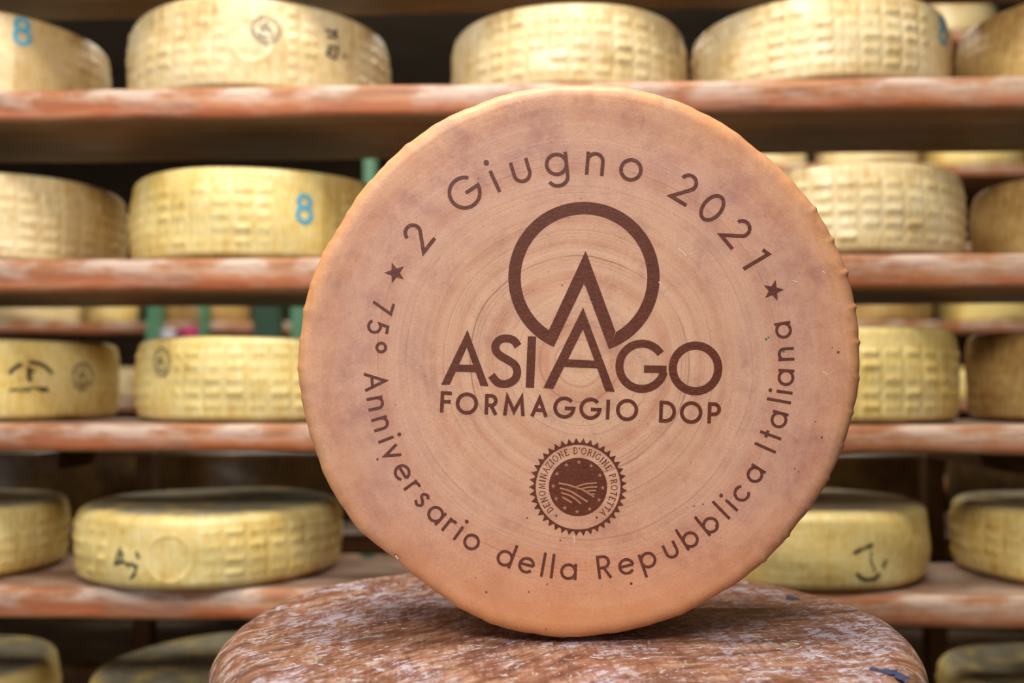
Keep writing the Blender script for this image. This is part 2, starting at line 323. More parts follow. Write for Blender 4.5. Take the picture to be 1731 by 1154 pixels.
# ---------------------------------------------------------------- strokes
def catmull(pts, k=6, closed=False):
    pts = [np.array(p, float) for p in pts]; out = []; n = len(pts)
    for i in range(n - 1):
        p0 = pts[max(i - 1, 0)]; p1, p2 = pts[i], pts[i + 1]; p3 = pts[min(i + 2, n - 1)]
        for j in range(k):
            t = j / k; out.append(.5 * ((2 * p1) + (p2 - p0) * t + (2 * p0 - 5 * p1 + 4 * p2 - p3) * t * t + (3 * p1 - p0 - 3 * p2 + p3) * t ** 3))
    out.append(pts[-1]); return [tuple(p) for p in out]
def arc(cx, cy, rx, a0, a1, ry=None, n=None):
    ry = rx if ry is None else ry; n = n or max(4, int(abs(a1 - a0) / 9))
    return [(cx + rx * cos(radians(a0 + (a1 - a0) * i / n)), cy + ry * sin(radians(a0 + (a1 - a0) * i / n))) for i in range(n + 1)]
def ribbon(pts, w, closed=False):
    """2D polyline -> (verts, quads) of constant width with mitred joins"""
    pts = [np.array(p, float) for p in pts]
    if closed and np.allclose(pts[0], pts[-1], atol=1e-6): pts = pts[:-1]
    n = len(pts); V = []
    for i in range(n):
        a = pts[i - 1] if (i > 0 or closed) else None; b = pts[(i + 1) % n] if (i < n - 1 or closed) else None
        d1 = (pts[i] - a) if a is not None else None; d2 = (b - pts[i]) if b is not None else None
        if d1 is None: d1 = d2
        if d2 is None: d2 = d1
        d1 = d1 / (np.linalg.norm(d1) + 1e-12); d2 = d2 / (np.linalg.norm(d2) + 1e-12)
        n1 = np.array([-d1[1], d1[0]]); n2 = np.array([-d2[1], d2[0]]); m = n1 + n2; ml = np.linalg.norm(m)
        m = n1 if ml < 1e-6 else m / ml; k = min(1 / max(.3, float(np.dot(m, n1))), 3.2)
        V += [tuple(pts[i] + m * k * w / 2), tuple(pts[i] - m * k * w / 2)]
    Q = [(2 * i, 2 * i + 1, (2 * i + 3) % (2 * n), (2 * i + 2) % (2 * n)) for i in range(n if closed else n - 1)]
    return V, Q
X = .70; C3 = .30
GL = {  # strokes: ('s', pts) open, ('c', pts) closed, ('d', x, y, r) dot;  cap height 1, centred on x = 0
 'o': [('c', arc(0, .35, C3, 0, 360))],
 'a': [('c', arc(-.03, .35, C3, 0, 360)), ('s', [(.27, .7), (.27, 0)])],
 'g': [('c', arc(-.03, .35, C3, 0, 360)), ('s', [(.27, .7), (.27, 0)] + arc(-.03, -.03, C3, 0, -152, .27))],
 'd': [('c', arc(-.03, .35, C3, 0, 360)), ('s', [(.27, 1.06), (.27, 0)])],
 'b': [('c', arc(.03, .35, C3, 0, 360)), ('s', [(-.27, 1.06), (-.27, 0)])],
 'p': [('c', arc(.03, .35, C3, 0, 360)), ('s', [(-.27, .7), (-.27, -.34)])],
 'n': [('s', [(-.23, .7), (-.23, 0)]), ('s', arc(0, .42, .23, 180, 0) + [(.23, 0)])],
 'u': [('s', [(-.24, .7)] + arc(0, .29, .24, 180, 360) + [(.24, .7)])],
 'i': [('s', [(0, .7), (0, 0)]), ('d', 0, .97, .085)],
 'l': [('s', [(0, 1.06), (0, 0)])],
 'e': [('s', [(-.29, .37), (.3, .37)] ), ('s', arc(0, .35, C3, 4, 322))],
 'r': [('s', [(-.13, .7), (-.13, 0)]), ('s', arc(.07, .45, .2, 172, 62))],
 's': [('s', catmull([(.16, .56), (.03, .65), (-.13, .56), (-.1, .42), (.08, .32), (.17, .18), (.02, .05), (-.17, .14)]))],
 'c': [('s', arc(0, .35, C3, 42, 318))],
 't': [('s', [(0, .97), (0, 0)]), ('s', [(-.16, .66), (.16, .66)])],
 'v': [('s', [(-.25, .7), (0, .04), (.25, .7)])],
 'A': [('s', [(-.36, 0), (0, .9), (.36, 0)]), ('s', [(-.23, .33), (.23, .33)])],
 'G': [('s', arc(0, .5, .46, 42, 354) + [(.46, .47), (.02, .47)])],
 'R': [('s', [(-.22, 0), (-.22, .95), (.0, .95)] + arc(.0, .71, .24, 85, -90) + [(-.2, .47)]), ('s', [(.0, .47), (.27, 0)])],
 'I': [('s', [(0, 1), (0, 0)])],
 'F': [('s', [(-.2, 0), (-.2, .95), (.26, .95)]), ('s', [(-.2, .53), (.22, .53)])],
 'O': [('c', arc(0, .5, .46, 0, 360))],
 'M': [('s', [(-.46, 0), (-.36, .93), (0, .22), (.36, .93), (.46, 0)])],
 'D': [('c', [(-.3, .05), (-.3, .95), (-.1, .95)] + arc(-.1, .5, .45, 85, -85) + [(-.1, .05)])],
 'P': [('s', [(-.22, 0), (-.22, .95), (.0, .95)] + arc(.0, .7, .25, 85, -90) + [(-.2, .45)])],
 '2': [('s', arc(.0, .67, .23, 172, -32) + [(-.26, .05), (.29, .05)])],
 '0': [('c', arc(0, .47, .27, 0, 360, .42))],
 '1': [('s', [(-.13, .80), (.07, .88), (.07, 0)])],
 '7': [('s', [(-.24, .88), (.22, .88), (-.08, 0)])],
 '5': [('s', [(.2, .88), (-.11, .88), (-.17, .52)] + arc(-.03, .31, .26, 112, -150))],
 'º': [('c', arc(0, .72, .19, 0, 360))],
 '8': [('c', arc(0, .73, .22, 0, 360)), ('c', arc(0, .27, .26, 0, 360))],
}
def star_poly(cx, cy, r, rot=90, k=.42):
    return [(cx + (r if i % 2 == 0 else r * k) * cos(radians(rot + 36 * i)), cy + (r if i % 2 == 0 else r * k) * sin(radians(rot + 36 * i))) for i in range(10)]
class Flat:
    """collects flat shapes in a 2-D frame; build() lays them on a surface through a mapping function"""
    def __init__(s): s.V = []; s.F = []; s.lift = []; s.k = 0
    def add(s, V, Fc):
        b = len(s.V); s.V += V; s.F += [tuple(i + b for i in f) for f in Fc]; s.lift += [s.k] * len(V); s.k += 1; return s
    def stroke(s, pts, w, closed=False): return s.add(*ribbon(pts, w, closed))
    def poly(s, pts): return s.add(list(pts), [tuple(range(len(pts)))])
    def fan(s, c, pts): n = len(pts); return s.add([c] + list(pts), [(0, i + 1, (i + 1) % n + 1) for i in range(n)])
    def disc(s, x, y, r, n=20): return s.fan((x, y), [(x + r * cos(2 * pi * i / n), y + r * sin(2 * pi * i / n)) for i in range(n)])
    def glyph(s, ch, fx, w, serif=0):
        for g in GL[ch]:
            if g[0] == 'd': s.fan(fx(g[1], g[2]), [fx(g[1] + g[3] * cos(a * pi / 8), g[2] + g[3] * sin(a * pi / 8)) for a in range(16)])
            else: s.stroke([fx(*p) for p in g[1]], w, g[0] == 'c')
        return s
    def build(s, name, mp, mat, parent, smooth=False):
        V = [mp(v[0], v[1], l) for v, l in zip(s.V, s.lift)]
        return mesh(name, V, s.F, (mat,), smooth, parent)
# ---------------------------------------------------------------- the rows of wheels
def solve(l, r, over):
    tl, tr = math.atan((l - 865.5) / F), math.atan((r - 865.5) / F); al = (tr - tl) / 2; be = (tr + tl) / 2; R = .18
    for _ in range(30):
        D = R / sin(al); x = D * sin(be); R = (yfront(x) + over) / (cos(be) / sin(al) - 1)
    D = R / sin(al); return D * sin(be), D * cos(be), R
def side_hit(wx, wy, R, px, py):
    """angle and height where the view ray through (px,py) meets the wheel's side"""
    d = np.array(P(px, py, 1.0)) - np.array((0, 0, H)); a = d[0] ** 2 + d[1] ** 2; b = -2 * (d[0] * wx + d[1] * wy); c = wx * wx + wy * wy - R * R
    t = (-b - sqrt(max(0, b * b - 4 * a * c))) / (2 * a); return atan2(d[1] * t - wy, d[0] * t - wx), H + d[2] * t
WH = [  # level, left, right, overhang, height, rind, seed, emboss, stamps, label
 (1, -262, 180, .012, 0.113, 0, 1, .5, [('8', 38, 52)], 'left-edge cheese wheel on the top shelf with a blue 8 on its side'),
 (1, 205, 657, .010, 0.115, 0, 2, 1, [('seal', 450, 50), ('marks', 562, 76), ('disc', 425, 66)], 'pale cheese wheel on the top shelf with grey seal and black characters'),
 (1, 762, 1165, .020, 0.105, 0, 3, 1, [('smudge', 1146, 75)], 'smaller pale cheese wheel on the top shelf directly above the inscribed wheel'),
 (1, 1172, 1620, .006, 0.105, 0, 4, 1, [('8', 1594, 50)], 'pale embossed cheese wheel on the top shelf with a blue 8 near its right edge'),
 (1, 1627, 2080, .008, 0.110, 2, 5, .35, [], 'brownish cheese wheel cut by the right frame edge on the top shelf'),
 (2, -235, 212, .008, 0.112, 0, 6, .9, [], 'cheese wheel cut by the left frame edge on the second shelf, without ink marks'),
 (2, 215, 662, .006, 0.111, 1, 7, 1, [('8', 515, 352)], 'pale yellow cheese wheel on the second shelf with a blue 8 on its side'),
 (2, 1206, 1640, .006, 0.108, 0, 8, 1, [], 'pale embossed cheese wheel on the second shelf right of the inscribed wheel'),
 (2, 1643, 2090, .010, 0.102, 2, 9, .35, [], 'brownish cheese wheel cut by the right frame edge on the second shelf'),
 (3, -245, 203, .004, 0.101, 1, 10, .35, [('arms', 53, 637), ('seal', 140, 636)], 'left-edge cheese wheel on the third shelf with a dark stamp beside a round seal'),
 (3, 228, 672, .004, 0.102, 1, 11, 1, [('seal', 272, 612)], 'yellow cheese wheel on the third shelf with a round grey seal near its left edge'),
 (3, 1185, 1623, .004, 0.112, 1, 12, 1, [], 'yellow embossed cheese wheel on the third shelf right of the inscribed wheel'),
 (3, 1630, 2080, .010, 0.110, 2, 13, .8, [], 'brownish cheese wheel cut by the right frame edge on the third shelf'),
 (4, -330, 125, -.030, 0.086, 1, 14, .8, [], 'yellow cheese wheel with grey top cut by the left frame edge on the fourth shelf'),
 (4, 130, 580, -.030, 0.086, 1, 15, 1, [('scrawl', 215, 948), ('disc', 285, 945)], 'yellow cheese wheel with grey top and a black scrawl on the fourth shelf'),
 (4, 1120, 1565, -.006, 0.090, 1, 16, .5, [('loop', 1472, 945)], 'yellow cheese wheel on the fourth shelf with black curved marks on its side'),
 (4, 1600, 2075, -.004, 0.088, 1, 17, .9, [], 'right-edge yellow cheese wheel with dark grey top on the fourth shelf'),
 (5, -340, 115, -.02, 0.090, 1, 18, .6, [], 'cheese wheel in the lower left corner on the lowest shelf'),
 (5, 160, 620, -.02, 0.088, 1, 19, .6, [], 'cheese wheel on the lowest shelf behind the left edge of the mottled brown wheel'),
 (5, 1572, 2040, .005, 0.088, 1, 20, .6, [], 'cheese wheel with dark top in the lower right corner on the lowest shelf'),
]
def on_side(W, a0, z0, lift=.0006):
    # u to the right as seen from the camera side (increasing angle), v up; metres
    def mp(u, v, l=0):
        th = a0 + u / W.R; z = z0 + v; r = float(W.rad(th, z)) + lift + l * .00002; return (r * cos(th), r * sin(th), z)
    return mp
PX = 1.0 / 1450
for (lv, l, r, ov, h, ri, seed, emb, stamps, label) in WH:
    x, y, R = solve(l, r, ov); zb = levels[lv] + .0006; win = []; hits = []
    for (kind, px, py) in stamps:
        a, z = side_hit(x, y, R, px, py); hits.append((kind, a, z - zb)); hw = {'8': .24, 'seal': .15, 'marks': .12, 'arms': .2, 'scrawl': .2, 'loop': .22, 'disc': .19, 'smudge': .08}[kind]
        win.append((a, hw))
    tread = [(-.55, .38)] if seed in (1, 7, 5, 9) else ([(-.35, .3)] if seed in (4, 6) else [])  # darker right-hand tread band, with side shade put into its colour
    W = Wheel(R, h, seed, win, emb * (.3 if seed == 16 else 1), cr=.011 if lv < 4 else .014, tread=tread)
    W.discs = [(a, z, .026) for (k_, a, z) in hits if k_ == 'disc']
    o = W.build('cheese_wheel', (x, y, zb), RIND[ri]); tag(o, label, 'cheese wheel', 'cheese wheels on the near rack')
    for (kind, a, z) in hits:
        fl = Flat(); mp = on_side(W, a, z)
        if kind == '8':
            fl.glyph('8', lambda gx, gy: (gx * .032, (gy - .5) * .034), .0058); fl.build('stamped_number', mp, INK_BLUE, o)
        elif kind == 'seal':
            fl.stroke(arc(0, 0, .0175, 0, 360), .0016, True); fl.stroke(arc(0, 0, .0125, 0, 360), .0009, True)
            for i in range(24): t = i * pi / 12; fl.stroke([(.0138 * cos(t), .0138 * sin(t)), (.0163 * cos(t), .0163 * sin(t))], .0016)
            for p in ([(-.008, -.006), (0, .008), (.008, -.006)], [(-.004, -.001), (.004, -.001)], [(-.009, -.009), (.009, -.009)], [(-.003, .004), (-.009, .003)]): fl.stroke(p, .0024)
            fl.build('round_seal', mp, INK_GREY, o)
        elif kind == 'marks':
            for p in ([(-.010, .017), (.006, .017)], [(.006, .022), (.006, .009)], [(-.007, .009), (.006, .012)], [(-.008, -.004), (.008, -.001), (.006, -.014)],
                      [(-.009, -.015), (-.006, -.008), (.002, -.010)], [(-.008, -.015), (.006, -.016)], [(.016, -.006), (.019, -.013)]): fl.stroke(p, .0034)
            fl.build('stamped_characters', mp, INK_BLK, o)
        elif kind == 'arms':
            fl.stroke(arc(0, -.010, .028, 150, 112), .0046); fl.stroke(arc(0, -.010, .028, 95, 30), .0046)
            fl.stroke([(-.003, .012), (-.001, -.006)], .005); fl.stroke([(.004, .008), (-.006, .002)], .003)
            for p in ([(-.024, -.016), (-.013, -.015)], [(-.010, -.013), (.020, -.014)], [(-.012, -.0165), (.022, -.0168)]): fl.stroke(p, .0028)
            fl.build('stamped_emblem', mp, INK_BLK, o)
        elif kind == 'scrawl':
            for p in ([(-.016, -.006), (-.010, .012), (-.008, .014)], [(-.016, -.004), (-.002, .000)], [(-.002, -.001), (.004, -.006)], [(.012, .011), (.016, .004)],
                      [(.004, -.002), (.013, -.005), (.010, -.014), (.004, -.020)], [(-.006, .010), (-.008, -.004)]): fl.stroke(p, .0036)
            fl.build('ink_scrawl', mp, INK_BLK, o)
        elif kind == 'loop':
            fl.stroke(catmull([(-.021, .007), (-.010, .012), (.004, .016)]), .0042); fl.stroke(catmull([(-.018, -.015), (-.008, -.022), (.006, -.022), (.012, -.016)]), .0042)
            fl.stroke([(.017, -.010), (.022, -.002)], .0038); fl.stroke([(.002, .008), (.000, .000), (.006, -.014)], .0022)
            fl.build('ink_marks', mp, INK_BLK, o)
        elif kind == 'smudge':
            for p in ([(-.008, .014), (-.002, .006)], [(-.004, .002), (.004, -.008)], [(.000, .016), (.006, .008)], [(-.006, -.008), (.0, -.014)]): fl.stroke(p, .004)
            fl.build('ink_smudge', mp, INK_GREY, o)
# ---------------------------------------------------------------- standing inscribed wheel
YF = .62; CX, CY = 979, 609; RC = P(979, 616, YF)
MPX = P(CX + 1, CY, YF)[0] - P(CX, CY, YF)[0]
RT = [(0, 476), (26.6, 478), (52, 468), (67, 470), (90, 466), (128.5, 467), (150, 464), (160, 470), (180, 474), (194, 471), (208, 470), (217, 470), (227, 455),
      (239.4, 460), (245.3, 464), (253, 469), (264, 469), (270, 466), (281, 464), (297.7, 461), (311, 462), (324.6, 463), (339, 470), (360, 476)]
def hface(x, z): return .0004 * np.sin(31 * x + 1) * np.cos(27 * z + .4) + .0001 * np.sin(70 * x + 43 * z)
def inscribed():
    n = 1080; th = np.linspace(0, 360, n, endpoint=False); Rpx = np.interp(th, [a for a, _ in RT], [b for _, b in RT])
    ker = np.hanning(25); ker /= ker.sum(); Rpx = np.convolve(np.concatenate([Rpx[-12:], Rpx, Rpx[:12]]), ker, 'valid')
    rs = np.random.RandomState(3); t = np.radians(th)
    for kf, am in ((17, .6), (29, .5), (53, .35), (97, .25)): Rpx = Rpx + am * np.sin(kf * t + rs.rand() * 6)
    # bosses across the rim
    boss = np.zeros(n); 
    for a in [15, 22.5, 30] : pass
    for i, a in enumerate(np.arange(-47, 40, 7.25)):
        boss += (.8 + .35 * rs.randn() * .5) * np.exp(-((((th - a + 180) % 360) - 180) / .5) ** 2)
    for a in (128, 133, 139, 146, 151, 157, 163, 168, 175, 181, 187, 193):
        boss += .3 * np.exp(-((((th - a - rs.rand() * 2 + 180) % 360) - 180) / .7) ** 2)
    ref = np.array([P(CX + R * cos(a), CY - R * sin(a), YF) for R, a in zip(Rpx, t)]); ctr = np.array(P(CX, CY, YF))
    vec = ref - ctr; Rm = np.hypot(vec[:, 0], vec[:, 2]); ux, uz = vec[:, 0] / Rm, vec[:, 2] / Rm; Rm = Rm * 1.013
    V = []; side = []
    def ring(r, y, s_, hh=0):
        x = ctr[0] + ux * r; z = ctr[2] + uz * r; yy = np.full(n, YF + y) - hh * hface(x - RC[0], z - RC[2]); V.append(np.stack([x - RC[0], yy - RC[1], z - RC[2]], 1)); side.append(np.full(n, s_) if np.isscalar(s_) else s_)
    rad = .0105; Rf = Rm - rad
    for q in np.concatenate([[.01], np.linspace(.06, .97, 40), [1]]): 
        dip = .0006 * smoothstep(.97, .80, q) if False else 0
        ring(Rf * q, dip, 0, 1 - smoothstep(.9, 1, q))
    T = .105
    for i in range(1, 11):
        a = radians(9 * i); b = boss * .0014 * sin(a) ** .7
        ring(Rf + rad * sin(a) + b, rad * .95 * (1 - cos(a)), (i / 10) ** 1.5, 0)
    for i in range(1, 30):
        y = rad * .95 + (T - 2 * rad) * i / 30; bl = .002 * sin(pi * i / 30); fade = .5 + .5 * cos(i * 1.1)
        ring(Rm + bl + boss * .0016 * fade, y, 1)
    for i in range(0, 10):
        a = radians(90 - 10 * i); ring(Rf + rad * sin(a), T - rad * .95 * (1 - cos(a)) * 1.0, 1)
    for q in (.6, .02): ring(Rf * q, T, .5)
    V = np.concatenate(V); nr = len(V) // n; i = np.arange(n); j = (i + 1) % n
    Fs = [tuple(f) for k in range(nr - 1) for f in np.stack([k * n + i, k * n + j, (k + 1) * n + j, (k + 1) * n + i], 1).tolist()]
    Fs = [tuple(range(n))[::-1]] + Fs + [tuple((nr - 1) * n + q for q in range(n))]
    o = mesh('inscribed_cheese_wheel', V, Fs, (FACE,), True, None, RC)
    a = o.data.attributes.new('side', 'FLOAT', 'POINT'); a.data.foreach_set('value', np.concatenate(side).astype(np.float32))
    return o
iw = inscribed(); tag(iw, 'large pinkish tan cheese wheel standing on edge, its face branded with lettering and logo', 'cheese wheel')
# flip check: the face must look at the camera (towards -Y)
import bmesh
bm = bmesh.new(); bm.from_mesh(iw.data); bmesh.ops.recalc_face_normals(bm, faces=bm.faces); bm.to_mesh(iw.data); bm.free()
def onface(px, py, l=0):
    p = P(px, py, YF); x, z = p[0] - RC[0], p[2] - RC[2]; return (x, -float(hface(x, z)) - .00018 - l * .000006, z)
TC = (979, 616)
def place_char(ch, cx, cy, R, size, w, top=True):
    a = atan2(TC[1] - cy, cx - TC[0]); ur = (cos(a), -sin(a))           # outward, pixel frame (y down)
    bx, by = TC[0] + R * ur[0], TC[1] + R * ur[1]
    up = ur if top else (-ur[0], -ur[1]); rt = (-up[1], up[0])
    f = lambda gx, gy: (bx + size * (gx * rt[0] + gy * up[0]), by + size * (gx * rt[1] + gy * up[1]))
    Flat().glyph(ch, f, w).build('letter', onface, BURN2, iw)
for ch, x, y in [('2', 710, 403), ('G', 787, 328), ('i', 833, 299), ('u', 881, 289), ('g', 943, 283), ('n', 1006, 275), ('o', 1067, 285), ('2', 1158, 319), ('0', 1205, 350), ('2', 1246, 393), ('1', 1280, 436)]:
    place_char(ch, x, y, 321, 56, 6.2)
for ch, x, y in [('7', 648, 518), ('5', 636, 553), ('º', 643, 587), ('A', 629, 645), ('n', 632, 682), ('n', 642, 716), ('i', 654, 742), ('v', 660, 766), ('e', 677, 800), ('r', 695, 825), ('s', 710, 847), ('a', 733, 874),
                 ('r', 757, 892), ('i', 774, 902), ('o', 795, 919), ('d', 854, 945), ('e', 889, 959), ('l', 917, 962), ('l', 933, 965), ('a', 962, 969), ('R', 1021, 964), ('e', 1060, 961), ('p', 1097, 954), ('u', 1135, 931),
                 ('b', 1167, 914), ('b', 1201, 889), ('l', 1224, 867), ('i', 1237, 854), ('c', 1256, 835), ('a', 1279, 802), ('I', 1297, 758), ('t', 1307, 737), ('a', 1320, 709), ('l', 1327, 679), ('i', 1330, 663), ('a', 1333, 637), ('n', 1333, 598), ('a', 1329, 556)]:
    place_char(ch, x, y, 364, 39, 4.9, False)
for x, y, rt in ((668, 461, 108), (1307, 491, 78)):
    Flat().fan((x, y), [(a, 2 * y - b) for a, b in star_poly(x, y, 18.5, rt)]).build('star', onface, BURN2, iw)
z2 = lambda x, y: (720 + x / 2.748, 320 + y / 2.748)
def polyz(fl, pts, sub=4):     # quads split along their length
    a, b, c, d = [np.array(z2(*p)) for p in pts]; n = 24; V = []      # rails a->b and d->c, split into strips
    for i in range(n + 1): t = i / n; V += [tuple(a + (b - a) * t), tuple(d + (c - d) * t)]
    fl.add(V, [(2 * i, 2 * i + 1, 2 * i + 3, 2 * i + 2) for i in range(n)])
rg = Flat(); n = 110; V = []
for i in range(n + 1):
    t = i / n; ao = radians(-70.8 + (246.4 + 70.8) * t); ai = radians(-59.8 + (236.3 + 59.8) * t)
    V += [z2(734 + 351.5 * cos(ao), 409 - 351.5 * sin(ao)), z2(734 + 294 * cos(ai), 409 - 294 * sin(ai))]
rg.add(V, [(2 * i, 2 * i + 1, 2 * i + 3, 2 * i + 2) for i in range(n)])
polyz(rg, [(742, 285), (570, 655), (593, 732), (735, 435)]); polyz(rg, [(742, 285), (880, 660), (850, 742), (735, 435)])
rg.build('logo_ring', onface, BURN, iw)
def logo_letter(*shapes, strokes=()):
    fl = Flat()
    for s_ in shapes: polyz(fl, s_)
    for pts, w_, cl in strokes: fl.stroke([z2(*p) for p in pts], w_ / 2.748, cl)
    fl.build('logo_letter', onface, BURN, iw)
logo_letter([(193, 652), (70, 907), (110, 907), (190, 733)], [(193, 652), (291, 914), (253, 912), (190, 733)], [(140, 812), (226, 815), (240, 849), (124, 846)])
logo_letter(strokes=[(catmull([(428, 728), (408, 702), (378, 692), (346, 697), (324, 720), (325, 748), (346, 772), (385, 795), (414, 817), (424, 850), (410, 884), (373, 903), (333, 896), (304, 863)]), 37, False)])
logo_letter([(473, 682), (512, 683), (502, 922), (463, 920)])
logo_letter([(730, 548), (545, 922), (591, 926), (729, 650)], [(730, 548), (877, 941), (833, 937), (729, 650)], [(650, 788), (786, 795), (800, 831), (632, 824)])
logo_letter(strokes=[([(1003 + 105 * cos(radians(a)), 821 - 105 * sin(radians(a))) for a in range(34, 346, 6)] + [(1100, 850)], 37, False), ([(1012, 834), (1117, 836)], 35, False)])
logo_letter(strokes=[([(1252 + 106 * cos(radians(a)), 831 - 106 * sin(radians(a))) for a in range(0, 360, 6)], 38, True)])
t_ = radians(2.3)
for ch, cx, by, sz in [('F', 92, 1036, 95), ('O', 188, 1041, 94), ('R', 300, 1046, 92), ('M', 408, 1051, 92), ('A', 525, 1055, 92), ('G', 641, 1060, 94), ('G', 762, 1065, 94), ('I', 843, 1068, 92), ('O', 932, 1071, 94), ('D', 1118, 1080, 95), ('O', 1230, 1084, 96), ('P', 1336, 1087, 95)]:
    Flat().glyph(ch, lambda gx, gy: z2(cx + sz * (gx * cos(t_) + gy * sin(t_)) - sz * .0, by + sz * (gx * sin(t_) - gy * cos(t_))), 17 / 2.748).build('letter', onface, BURN, iw)
# seal
zs = lambda x, y: (870 + x / 5.768, 720 + y / 5.768); SC = (617, 592)
def sp(a, r): return zs(SC[0] + r * cos(a), SC[1] - r * sin(a))
fl = Flat(); NT = 41; V = []; Q = []
for i in range(NT):
    a0 = 2 * pi * (i + .06) / NT; a2 = 2 * pi * (i + .94) / NT; am = (a0 + a2) / 2; fl.poly([sp(a0, 425), sp(am, 478), sp(a2, 425)])
V = [sp(2 * pi * i / 120, r_) for i in range(120) for r_ in (414, 432)]
fl.add(V, [(2 * i, 2 * i + 1, (2 * i + 3) % 240, (2 * i + 2) % 240) for i in range(120)])
seal = fl.build('seal', onface, BURN, iw)
fl = Flat().fan(sp(0, 0), [sp(2 * pi * i / 90, 284) for i in range(90)]); fl.build('seal_disc', lambda x, y, l: onface(x, y, l + 2), BURN, seal)
up2 = lambda x, y, l: onface(x, y, l + 22)
for i in range(12):
    a = radians(88 + 30 * i); c = sp(a, 242); Flat().fan(c, [(q[0], 2 * c[1] - q[1]) for q in star_poly(c[0], c[1], 4.4, 90, .34)]).build('seal_star', up2, PALE, seal)
for pts, w_ in (([(428, 556), (520, 572), (600, 598), (690, 634), (775, 690)], 17), ([(440, 603), (540, 632), (620, 680), (712, 738)], 17), ([(452, 648), (540, 676), (600, 716), (645, 755)], 16), ([(462, 690), (510, 716), (556, 746)], 17),
                ([(596, 592), (690, 562), (800, 553)], 14), ([(650, 610), (720, 595), (806, 592)], 14), ([(700, 636), (750, 626), (796, 628)], 12), ([(735, 662), (765, 658), (780, 668)], 12)):
    Flat().stroke([zs(*p) for p in catmull(pts)], w_ / 5.768).build('seal_furrow', up2, PALE, seal)
txt = "DENOMINAZIONE D'ORIGINE PROTETTA"
SG = {'D': [[(-.25, 0), (-.25, 1)], [(-.38, 1), (-.05, 1)] + arc(-.05, .5, .38, 85, -85, .5) + [(-.38, 0)]], 'E': [[(-.22, 0), (-.22, 1)], [(-.35, 1), (.25, 1), (.25, .84)], [(-.22, .52), (.14, .52)], [(-.35, 0), (.28, 0), (.28, .17)]],
      'N': [[(-.42, 1), (-.28, 1), (.3, .0), (.3, 1)], [(-.28, 1), (-.28, 0)], [(-.4, 0), (-.16, 0)], [(.18, 1), (.42, 1)]], 'O': [arc(0, .5, .4, 0, 360, .5)], 'M': [[(-.42, 0), (-.34, 1), (0, .1), (.34, 1), (.42, 0)], [(-.52, 0), (-.3, 0)], [(.3, 0), (.52, 0)]],
      'I': [[(0, 0), (0, 1)], [(-.13, 0), (.13, 0)], [(-.13, 1), (.13, 1)]], 'A': [[(-.36, 0), (0, 1), (.36, 0)], [(-.2, .36), (.22, .36)], [(-.48, 0), (-.24, 0)], [(.24, 0), (.48, 0)]], 'Z': [[(-.28, .84), (-.28, 1), (.28, 1), (-.3, 0), (.3, 0), (.3, .18)]],
      "'": [[(0, 1), (0, .74)]], 'R': [[(-.25, 0), (-.25, 1)], [(-.38, 1), (.0, 1)] + arc(0, .75, .22, 85, -90, .25) + [(-.25, .5)], [(0, .5), (.34, 0), (.42, 0)], [(-.37, 0), (-.12, 0)]],
      'G': [arc(0, .5, .4, 50, 325, .5) + [(.34, .42), (.12, .42)]], 'P': [[(-.2, 0), (-.2, 1)], [(-.33, 1), (.03, 1)] + arc(.03, .74, .23, 85, -90, .26) + [(-.2, .48)], [(-.33, 0), (-.06, 0)]], 'T': [[(0, 0), (0, 1)], [(-.32, .84), (-.32, 1), (.32, 1), (.32, .84)], [(-.13, 0), (.13, 0)]]}
WD = {'D': .95, 'E': .82, 'N': 1.05, 'O': 1.05, 'M': 1.22, 'I': .45, 'A': 1.0, 'Z': .85, ' ': .55, "'": .3, 'R': .95, 'G': 1.0, 'P': .85, 'T': .85}
tot = sum(WD[c] for c in txt); A0, A1 = radians(224), radians(-51); pos = 0
for c in txt:
    a = A0 + (A1 - A0) * (pos + WD[c] / 2) / tot; pos += WD[c]
    if c == ' ': continue
    f = lambda gx, gy: zs(SC[0] + (324 + 60 * gy) * cos(a) + 52 * gx * sin(a), SC[1] - (324 + 60 * gy) * sin(a) + 52 * gx * cos(a))
    fl = Flat()
    for pts in SG[c]: fl.stroke([f(*p) for p in pts], 9.5 / 5.768 if len(pts) == 2 and abs(pts[0][0] - pts[1][0]) < .01 else 6.5 / 5.768)
    fl.build('seal_letter', onface, BURN, seal)
for a in (radians(-127), radians(-58.5)): c = sp(a, 350); Flat().disc(c[0], c[1], 1.7).build('seal_dot', onface, BURN, seal)
# pits and flecks on the face
fl = Flat()
for x, y, r in [(668, 938, 2.2), (1417, 595, 2.2), (1067, 986, 2.3), (638, 776, 2), (1389, 739, 1.7), (1188, 852, 1.4), (1378, 712, 1), (1343, 792, 1.2), (1350, 797, 1), (947, 913, 1.4), (891, 875, 1.3), (925, 987, 1.2), (1017, 990, 1), (923, 1063, 1.3), (988, 453 + 28, 1), (950, 482, 1.2), (1210, 888, 2), (1173, 855, 1.2), (822, 1000, 1.6), (894, 1000, 1.3)]:
    fl.disc(x, y, r, 10)
fl.build('pits', onface, BURN2, iw)['kind'] = 'stuff'
WHITE = plain('pale_fleck', lin(232, 218, 204), .5, .4, .05)
fl = Flat()
for p in ([(969, 905), (971, 909), (971, 917)], [(1390, 478 - 20), (1396, 462)], [(1391, 628), (1400, 633)], [(877, 171), (881, 174)], [(1340, 474), (1350, 477)], [(1146, 420), (1156, 427), (1160, 433)], [(668, 938), (673, 944)], [(1113, 476), (1119, 481)]):
    fl.stroke(p, 1.3)
fl.build('flecks', onface, WHITE, iw)['kind'] = 'stuff'
GR = plain('green_fleck', lin(60, 120, 70), .6, .3, .1); fl = Flat()
for x, y, r in ((1295, 573, 2.2), (1299, 570, 1.5), (1325, 594, 2.0)): fl.disc(x, y, r, 7)
